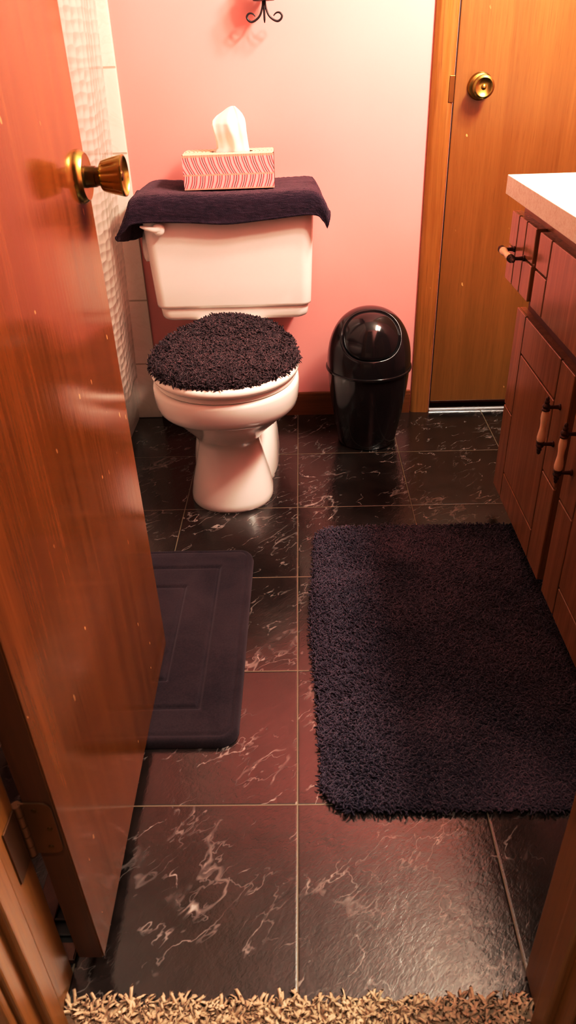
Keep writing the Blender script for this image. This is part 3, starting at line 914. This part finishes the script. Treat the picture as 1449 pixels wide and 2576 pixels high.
# ------------------------------------------------------------------ swing-top bin
CX, CY = .215, 1.315
bn = thing('trash_can', (CX, CY, 0), 'glossy black plastic trash can with round swing lid on the floor by the doorframe', 'trash can')
bm = bmesh.new()
lathe(bm, [(0, .080), (.002, .086), (.006, .088), (.03, .092), (.07, .0995), (.11, .1065), (.15, .1125), (.19, .1168), (.22, .1190), (.238, .1200), (.2385, .1215)], (CX, CY, 0), (0, 0, 1), 96)
obj('bin_body', bm, M['black'], bn, smooth=True, angle=.8)
bm = bmesh.new()
lathe(bm, [(.2375, .119), (.2375, .1255), (.240, .1265), (.2435, .126), (.245, .1232), (.2455, .119)], (CX, CY, 0), (0, 0, 1), 96)
obj('bin_rim', bm, M['black'], bn, smooth=True, angle=.8)
# dome parametrised around the lid axis
ZR, HD, RD = .245, .168, .1225
EL = math.radians(50); ph0 = math.radians(37.5)
ax = Vector((0, -math.cos(EL), math.sin(EL))).normalized()
e1 = Vector((1, 0, 0)); e2 = ax.cross(e1)


def dome(phi, th, off=0.0, push=0.0):
    phi = phi * (1 + max(0.0, 1 - max(0.0, phi - ph0) / 1.2) * (.10 * math.cos(th) ** 2 - .13 * math.sin(th) ** 2))
    d = ax * math.cos(phi) + (e1 * math.cos(th) + e2 * math.sin(th)) * math.sin(phi)
    # superellipsoid-ish dome: fuller shoulders
    h = math.hypot(d.x, d.y); z = d.z
    p = 2.35
    r = 1.0 / ((h ** p + abs(z) ** p) ** (1 / p))
    q = Vector((CX + d.x * r * (RD + off), CY + d.y * r * (RD + off), ZR + z * r * (HD + off)))
    return q + ax * push


def domebm(phis, offs, cap=False, push=None):
    bm = bmesh.new(); R_ = []
    for k, (ph, of) in enumerate(zip(phis, offs)):
        R_.append([bm.verts.new(dome(ph, 2 * PI * i / 96, of, push[k] if push else 0)) for i in range(96)])
    for a, b in zip(R_[:-1], R_[1:]):
        for i in range(96): bm.faces.new((a[i], a[(i + 1) % 96], b[(i + 1) % 96], b[i]))
    if cap: bm.faces.new(R_[0])
    return bm


phis = [ph0 - .008, ph0, ph0 + .01] + [ph0 + .01 + (math.radians(150) - ph0) * (i / 44) for i in range(1, 45)]
offs = [-.012, -.001, 0] + [0] * 44
bm = domebm(phis, offs)
bmesh.ops.bisect_plane(bm, geom=list(bm.verts) + list(bm.edges) + list(bm.faces), plane_co=(0, 0, ZR), plane_no=(0, 0, -1), clear_outer=True)
obj('bin_hood', bm, M['black'], bn, smooth=True, angle=.9)
pl_ = [.002 + (ph0 - .045) * i / 16 for i in range(17)] + [ph0 - .038]
pu = [.004 + .012 * math.cos(p / ph0 * PI / 2) ** 1.0 for p in pl_[:-1]] + [-.006]
bm = domebm(pl_, [-.004] * 18, True, [x - .006 for x in pu])
obj('swing_lid', bm, M['black'], bn, smooth=True, angle=.9)
bm = domebm([.01, ph0 * .5, ph0 - .003], [-.018, -.018, -.014], True)
obj('lid_recess', bm, M['blackgap'], bn, smooth=True)

# ------------------------------------------------------------------ vanity
VX_D, VX_P = .478, .518                                  # faces of drawers / doors
van = thing('vanity_cabinet', (.78, .33, 0), 'reddish oak bathroom vanity cabinet with grooved drawers and doors at right', 'cabinet')
VY0, VY1 = YN + .001, .915
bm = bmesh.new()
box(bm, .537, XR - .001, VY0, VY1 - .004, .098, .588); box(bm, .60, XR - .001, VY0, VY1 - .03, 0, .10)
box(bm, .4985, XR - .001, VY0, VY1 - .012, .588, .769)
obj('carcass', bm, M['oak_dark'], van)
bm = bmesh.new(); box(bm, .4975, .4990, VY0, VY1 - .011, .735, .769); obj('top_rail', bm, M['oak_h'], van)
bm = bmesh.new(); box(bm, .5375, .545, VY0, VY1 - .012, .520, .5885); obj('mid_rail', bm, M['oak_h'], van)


def grooved(xf, y1, y0, z0, z1, thick, vg, hg, name, gw=.0060, gd=.006):
    """panel face at x = xf from y1 (far) to y0 (near); vg = vertical groove ys, hg = (ya, yb, z) horizontal grooves."""
    ysp = sorted(set([y0, y1] + [y for g in vg for y in (g - gw / 2, g + gw / 2)]))
    bm = bmesh.new()
    box(bm, xf + gd, xf + thick, y0, y1, z0, z1, mat=0)
    # strips between grooves, each cut at its horizontal grooves
    edges = [y0] + sorted(vg) + [y1]
    for a, b in zip(edges[:-1], edges[1:]):
        ya = a + (gw / 2 if a in vg else 0); yb = b - (gw / 2 if b in vg else 0)
        cuts = sorted(z for (ga, gb, z) in hg if ga < (a + b) / 2 < gb)
        zz = [z0] + cuts + [z1]
        for c, d in zip(zz[:-1], zz[1:]):
            box(bm, xf, xf + gd + .0005, ya, yb, c + (.0022 if c in cuts else 0), d - (.0022 if d in cuts else 0), bev=.0012, seg=1)
    # dark bottoms of the vertical grooves
    for g in vg: box(bm, xf + gd - .0006, xf + gd + .0003, g - gw / 2, g + gw / 2, z0 + .001, z1 - .001, mat=1)
    return bm


def pull(mx, my, mz, axis):
    """turned cabinet pull: two posts, dark ends and a pale turned grip; axis 'y' or 'z'."""
    bm = bmesh.new()
    A = Vector((0, 1, 0)) if axis == 'y' else Vector((0, 0, 1))
    c = Vector((mx, my, mz)); st = .027
    for s in (-1, 1):
        b = c + A * s * .040
        lathe(bm, [(-.0005, .0062), (.002, .0062), (.004, .0042), (.012, .0036), (st - .006, .0036), (st, .0045)], b, (-1, 0, 0), 16, mat=0)
    o = c + Vector((-st, 0, 0))
    gp = [(-.033, .0058), (-.026, .0070), (-.017, .0074), (-.006, .0060), (.004, .0058), (.014, .0072), (.024, .0084), (.031, .0078), (.034, .0060)]
    lathe(bm, gp, o, tuple(-A) if axis == 'z' else tuple(A), 24, mat=1)
    for s in (-1, 1):
        ep = [(.032, .0055), (.0335, .0078), (.036, .0080), (.038, .0060), (.0405, .0064), (.043, .0078), (.0455, .0066), (.048, .0042), (.0505, .0052), (.053, .0050), (.0555, .0034), (.058, .0040), (.0605, .0030), (.0625, .0008)]
        lathe(bm, ep, o, tuple(A * s), 20, mat=0)
    return bm


DZ0, DZ1, PZ0, PZ1 = .594, .735, .056, .524
def drawer(y1, y0, vg, hgs, lab=None, handle=None):
    o = obj('drawer', grooved(VX_D, y1, y0, DZ0, DZ1, .020, vg, hgs, 'drawer'), [M['oak'], M['groove']], van)
    if handle is not None:
        h = obj('pull_handle', pull(VX_D, handle, .667, 'y'), [M['bronze'], M['grip']], o, smooth=True, angle=.7)
    return o


drawer(.924, .738, [.865, .805], [(.86, .93, .666), (.73, .81, .666)], handle=.832)
drawer(.710, .300, [.634, .376], [(.63, .72, .666), (.29, .38, .666)])
drawer(.272, -.20, [.205, .135, -.06, -.13], [(.20, .28, .666), (-.21, -.12, .666)], handle=.04)


def vdoor(y1, y0, g1, g2, hy):
    o = obj('cabinet_door', grooved(VX_P, y1, y0, PZ0, PZ1, .019, [g1, g2], [(g1, y1 + .01, .284), (y0 - .01, g2, .284), (g2, g1, .439), (g2, g1, .130)], 'd'), [M['oak'], M['groove']], van)
    if hy is not None:
        h = obj('pull_handle', pull(VX_P, hy, .403, 'z'), [M['bronze'], M['grip']], o, smooth=True, angle=.7)
    return o


vdoor(.929, .513, .857, .596, .556)
vdoor(.477, .061, .396, .130, .440)
vdoor(.030, -.225, -.03, -.165, -.195)

ct = bmesh.new(); box(ct, .457, XR - .001, VY0, .921, .770, .807, bev=.0012, seg=2)
cto = obj('countertop', ct, M['counter'], None); tag(cto, 'cream laminate countertop on the oak vanity cabinet', 'countertop')

bm = bmesh.new(); box(bm, XR - .006, XR - .0005, -.20, .90, .98, 1.72, bev=.002)  # unseen mirror, added to cut pink reflection and bounce on the near door
mr = NT('mirror_glass'); mr.setp(Base_Color=(.8, .8, .8, 1), Metallic=1.0, Roughness=.02)
tag(obj('added_mirror', bm, mr.m, None), 'unseen frameless mirror added above the countertop to dim pink reflections', 'mirror')

# ------------------------------------------------------------------ rugs
# shaggy navy rug in front of the vanity
def rrect_mask(x, y, x0, x1, y0, y1, r):
    dx = np.maximum(np.maximum(x0 + r - x, x - (x1 - r)), 0); dy = np.maximum(np.maximum(y0 + r - y, y - (y1 - r)), 0)
    return np.hypot(dx, dy) <= r


RX0, RX1, RY0, RY1 = .036, .594, -.016, .800
sp_ = .0028
gx, gy = np.meshgrid(np.arange(RX0, RX1, sp_), np.arange(RY0, RY1, sp_))
gx = gx.ravel() + rng.uniform(-.5, .5, gx.size) * sp_; gy = gy.ravel() + rng.uniform(-.5, .5, gy.size) * sp_
ok = rrect_mask(gx, gy, RX0, RX1, RY0, RY1, .055); gx, gy = gx[ok], gy[ok]
wob = .006 * np.sin(gy * 9 + 1) * (gx < .3) * (1 - (gx - RX0) / .3)
N_ = len(gx)
nd = vnoise(gx, gy, 7, 8) + .5 * vnoise(gx, gy, 18, 9) - .75
P0 = np.stack([gx + wob, gy, np.full(N_, .004)], 1)
edx = np.minimum(np.minimum(gx - RX0, RX1 - gx), np.minimum(gy - RY0, RY1 - gy))
w_ = np.clip(1 - edx / .014, 0, 1)
ox = np.where(gx - RX0 < .014, -1.0, np.where(RX1 - gx < .014, 1.0, 0)); oy = np.where(gy - RY0 < .014, -1.0, np.where(RY1 - gy < .014, 1.0, 0))
D0 = np.stack([nd * .7 + ox * w_ * .45, -.2 + .5 * (vnoise(gx, gy, 9, 21) - .5) + oy * w_ * .45, np.ones(N_)], 1) + rng.normal(size=(N_, 3)) * .2
D0 /= np.linalg.norm(D0, axis=1)[:, None]
under = np.where(gx > .53, .8, 1.0)
G = tufts(P0, D0, .0120 * under * (.85 + .3 * vnoise(gx, gy, 40, 6)), .0016, .7, 9, tip=1.0)
# backing
cb = rr(RX0 + .004, RX1 - .004, RY0 + .004, RY1 - .004, .001, .05, 10); ct_ = cb.copy(); ct_[:, 2] = .0095
nb = len(cb)
Vb = np.concatenate([cb, ct_]); Fb = [list(range(nb))[::-1], list(range(nb, 2 * nb))] + [[i, (i + 1) % nb, nb + (i + 1) % nb, nb + i] for i in range(nb)]
rug = obj('bath_rug', merge((Vb, Fb), G), M['rug'], None, smooth=True)
tag(rug, 'large shaggy dark navy bath rug on the tile floor in front of the vanity', 'rug')

# smooth memory-foam mat
MX0, MX1, MY0, MY1 = -.510, -.106, .116, .704
nu, nv = 150, 210
u = np.linspace(0, 1, nu); v = np.linspace(0, 1, nv)
UX, VY = np.meshgrid(u, v)
ax_, ay_ = MX0 + UX * (MX1 - MX0), MY0 + VY * (MY1 - MY0)
# superellipse corners: squeeze the grid into a rounded rectangle
r_ = .035
dx = np.maximum(np.maximum(MX0 + r_ - ax_, ax_ - (MX1 - r_)), 0); dy = np.maximum(np.maximum(MY0 + r_ - ay_, ay_ - (MY1 - r_)), 0)
hyp = np.hypot(dx, dy); mxx = np.maximum(dx, dy)
k = np.where(hyp > 1e-9, mxx / np.maximum(hyp, 1e-9), 1)
sgx = np.where(UX < .5, 1, -1); sgy = np.where(VY < .5, 1, -1)
ax_ = ax_ + sgx * dx * (1 - k); ay_ = ay_ + sgy * dy * (1 - k)
dE = np.minimum(np.minimum(ax_ - MX0, MX1 - ax_), np.minimum(ay_ - MY0, MY1 - ay_))
cd = r_ - np.where((dx > 0) & (dy > 0), mxx, 0)
dE = np.where((dx > 0) & (dy > 0), r_ - mxx, dE)
zt = .0195 * np.sqrt(np.clip(1 - (1 - np.clip(dE / .012, 0, 1)) ** 2, 0, 1))
zt -= .0035 * np.exp(-((dE - .015) / .0028) ** 2)              # seam inside the piping
zt += .002 * np.clip((dE - .018) / .02, 0, 1)
for dd in (.078, .150):                                       # embossed rectangles
    zt -= .0065 * np.exp(-((dE - dd) / .0042) ** 2)
zt += .0012 * (vnoise(ax_, ay_, 14, 3) - .5)
zt = np.maximum(zt, .0012)
V = np.stack([ax_, ay_, zt], -1).reshape(-1, 3)
nn = nu * nv
Vb = V.copy(); Vb[:, 2] = .0008
bd = [i for i in range(nu)] + [j * nu + nu - 1 for j in range(1, nv)] + [(nv - 1) * nu + i for i in range(nu - 2, -1, -1)] + [j * nu for j in range(nv - 2, 0, -1)]
F = grid_faces(nu, nv) + [(bd[i], bd[i] + nn, bd[(i + 1) % len(bd)] + nn, bd[(i + 1) % len(bd)]) for i in range(len(bd))] + [[b + nn for b in bd][::-1]]
mat_ = obj('bath_mat', (np.concatenate([V, Vb]), F), M['velour'], None, smooth=True)
tag(mat_, 'smooth dark foam bath mat with embossed rectangles partly under the open door', 'bath mat')

# beige hall carpet
sp_ = .0043
gx, gy = np.meshgrid(np.arange(-.297, .298, sp_), np.arange(-.47, -.296, sp_))
gx2, gy2 = np.meshgrid(np.arange(-.9, .9, .0085), np.arange(-1.1, -.392, .0085))
sel = np.ones(gx2.size, bool)
px, py = np.concatenate([gx.ravel(), gx2.ravel()]), np.concatenate([gy.ravel(), gy2.ravel()])
N_ = len(px)
px = px + rng.uniform(-.5, .5, N_) * sp_; py = py + rng.uniform(-.5, .5, N_) * sp_
ok = (py < -.395) | ((px > -.299) & (px < .299)); px, py = px[ok], py[ok]
ok = ~((np.abs(px) > .285) & (py < -.312) & (py > -.355)); px, py = px[ok], py[ok]
N_ = len(px)
D0 = np.stack([np.zeros(N_), .25 + .5 * np.exp(-((py + .297) / .012) ** 2), np.ones(N_)], 1) + rng.normal(size=(N_, 3)) * .42
D0[:, 2] = np.abs(D0[:, 2]); D0[:, 0] = np.where(np.abs(px) > .28, -np.sign(px) * np.abs(D0[:, 0]) * .5, D0[:, 0])
D0 /= np.linalg.norm(D0, axis=1)[:, None]
P0 = np.stack([px, py, np.full(N_, -.002)], 1)
G = tufts(P0, D0, .0160 * (.7 + .6 * vnoise(px, py, 90, 31)), .0027, .8, 13, tip=1.1)
Vb = np.array([(-.299, -.42, -.004), (.299, -.42, -.004), (.299, -.3005, -.004), (-.299, -.3005, -.004), (-.299, -.42, .003), (.299, -.42, .003), (.299, -.3005, .003), (-.299, -.3005, .003)])
Fq = [[0, 3, 2, 1], [4, 5, 6, 7], [0, 1, 5, 4], [1, 2, 6, 5], [2, 3, 7, 6], [3, 0, 4, 7]]
Vc = np.array([(-1.28, HALL + .02, -.004), (1.04, HALL + .02, -.004), (1.04, -.395, -.004), (-1.28, -.395, -.004), (-1.28, HALL + .02, .003), (1.04, HALL + .02, .003), (1.04, -.395, .003), (-1.28, -.395, .003)])
cp = obj('hall_carpet', merge((Vb, Fq), (Vc, Fq), G), M['carpet'], None, smooth=True)
tag(cp, 'beige shag carpet of the hall ending at the bathroom doorway', 'carpet', kind='stuff')

# ------------------------------------------------------------------ wall sconce
sx, sy, sz = -.058, 1.452, 1.097
sc = thing('wall_sconce', (sx, YF - .01, sz), 'black wrought iron scroll sconce on the pink wall above the tissue box', 'sconce')
pk = [(672, 1), (672, 8), (673.4, 19.3), (680, 38.6), (690.8, 50), (702.4, 55), (711, 50.5), (714.5, 42.5), (711, 35.7), (704.3, 33.3), (697.5, 36), (692.8, 41.5)]
W3 = lambda u, w, m=1: (sx + m * (u - 669.2) * .00097, sy, sz + (58 - w) * .00084)
for m_ in (-1, 1):
    bm = bmesh.new(); pts = spline([W3(a, b, m_) for a, b in pk], 60)
    tube(bm, pts, [.0026] * 40 + list(np.linspace(.0027, .0012, 20)), 12)
    obj('scroll', bm, M['iron'], sc, smooth=True)
bm = bmesh.new(); tube(bm, [W3(669.2, 0), W3(669.2, 20), W3(669.2, 50), W3(669.2, 58.5)], [.0032, .003, .0026, .0012], 12); obj('spike', bm, M['iron'], sc, smooth=True)
zt_ = W3(0, 4)[2]
bm = bmesh.new(); lathe(bm, [(0, .0255), (.001, .0275), (.004, .0275), (.010, .030), (.030, .032), (.031, .030), (.012, .026), (.006, .004)], (sx, sy, zt_), (0, 0, 1), 40)
obj('candle_cup', bm, M['iron'], sc, smooth=True, angle=.6)
bm = bmesh.new(); tube(bm, spline([(sx, sy + .028, zt_ + .004), (sx, sy + .045, zt_ + .01), (sx, YF - .006, zt_ + .05), (sx, YF - .005, zt_ + .16)], 24), .004, 10)
box(bm, sx - .018, sx + .018, YF - .006, YF - .0005, zt_ + .04, zt_ + .22, bev=.003)
obj('back_plate', bm, M['iron'], sc, smooth=True, angle=.7)
bm = bmesh.new(); lathe(bm, [(.006, .022), (.06, .022), (.062, .019)], (sx, sy, zt_), (0, 0, 1), 32)
cd_ = obj('pillar_candle', bm, M['seatwhite'], None, smooth=True, angle=.6); tag(cd_, 'white pillar candle standing in the black wall sconce', 'candle')

# ------------------------------------------------------------------ lights
def area(name, loc, target, sx_, sy_, power, col):
    l = bpy.data.lights.new(name, 'AREA'); l.shape = 'RECTANGLE'; l.size = sx_; l.size_y = sy_; l.energy = power; l.color = col
    o = bpy.data.objects.new(name, l); COL.objects.link(o); o.location = loc
    o.rotation_euler = (Vector(target) - Vector(loc)).to_track_quat('-Z', 'Y').to_euler(); return o


def point(name, loc, r, power, col):
    l = bpy.data.lights.new(name, 'POINT'); l.shadow_soft_size = r; l.energy = power; l.color = col
    o = bpy.data.objects.new(name, l); COL.objects.link(o); o.location = loc; return o


WARM = (1.0, .955, .79)
for i, y in enumerate((.30, .55, .80)):
    point('vanity_bulb', (.87, y, 1.87), .075, 62, WARM)
sl = bpy.data.lights.new('hall_lamp', 'SPOT'); sl.energy = 95; sl.color = (1, .89, .72); sl.shadow_soft_size = .08; sl.spot_size = math.radians(50); sl.spot_blend = .7
so = bpy.data.objects.new('hall_lamp', sl); COL.objects.link(so); so.location = (0, -.72, 2.3); so.rotation_euler = (math.radians(1), 0, 0)

w = bpy.data.worlds.new('World'); scene.world = w; w.use_nodes = True
w.node_tree.nodes['Background'].inputs[0].default_value = (1, .8, .6, 1); w.node_tree.nodes['Background'].inputs[1].default_value = .02

# ------------------------------------------------------------------ camera
f_px, pitch, yaw, roll = 1848.68, .567062, .0309853, -.0358801
cam = bpy.data.cameras.new('camera'); co_ = bpy.data.objects.new('camera', cam); COL.objects.link(co_)
cp_, spi, cyw, syw, cr, sr = math.cos(pitch), math.sin(pitch), math.cos(yaw), math.sin(yaw), math.cos(roll), math.sin(roll)
fwd = Vector((-syw * cp_, cyw * cp_, -spi)); rt = Vector((cyw, syw, 0)); upv = rt.cross(fwd)
rt2 = rt * cr + upv * sr; up2 = upv * cr - rt * sr
mt_ = Matrix((( rt2.x, up2.x, -fwd.x, .0249113), (rt2.y, up2.y, -fwd.y, -.756996), (rt2.z, up2.z, -fwd.z, 1.051021), (0, 0, 0, 1)))
co_.matrix_world = mt_
cam.sensor_fit = 'VERTICAL'; cam.sensor_height = 36; cam.lens = f_px / 2576 * 36
cam.clip_start = .02; cam.clip_end = 30
cam.dof.use_dof = True; cam.dof.focus_distance = 1.9; cam.dof.aperture_fstop = 9
scene.camera = co_

scene.view_settings.view_transform = 'Standard'
scene.view_settings.look = 'None'
scene.view_settings.exposure = 0
scene.view_settings.use_curve_mapping = True
cmap = scene.view_settings.curve_mapping
cmap.extend = 'EXTRAPOLATED'
cc = cmap.curves[3]
for p in ((.05, .026), (.18, .125), (.5, .5)):
    cc.points.new(*p)
cmap.update()
scene.cycles.max_bounces = 10
scene.cycles.diffuse_bounces = 5
scene.cycles.glossy_bounces = 5
scene.cycles.transparent_max_bounces = 12
scene.cycles.caustics_reflective = False
scene.cycles.caustics_refractive = False
scene.cycles.sample_clamp_indirect = 6
scene.cycles.use_denoising = True
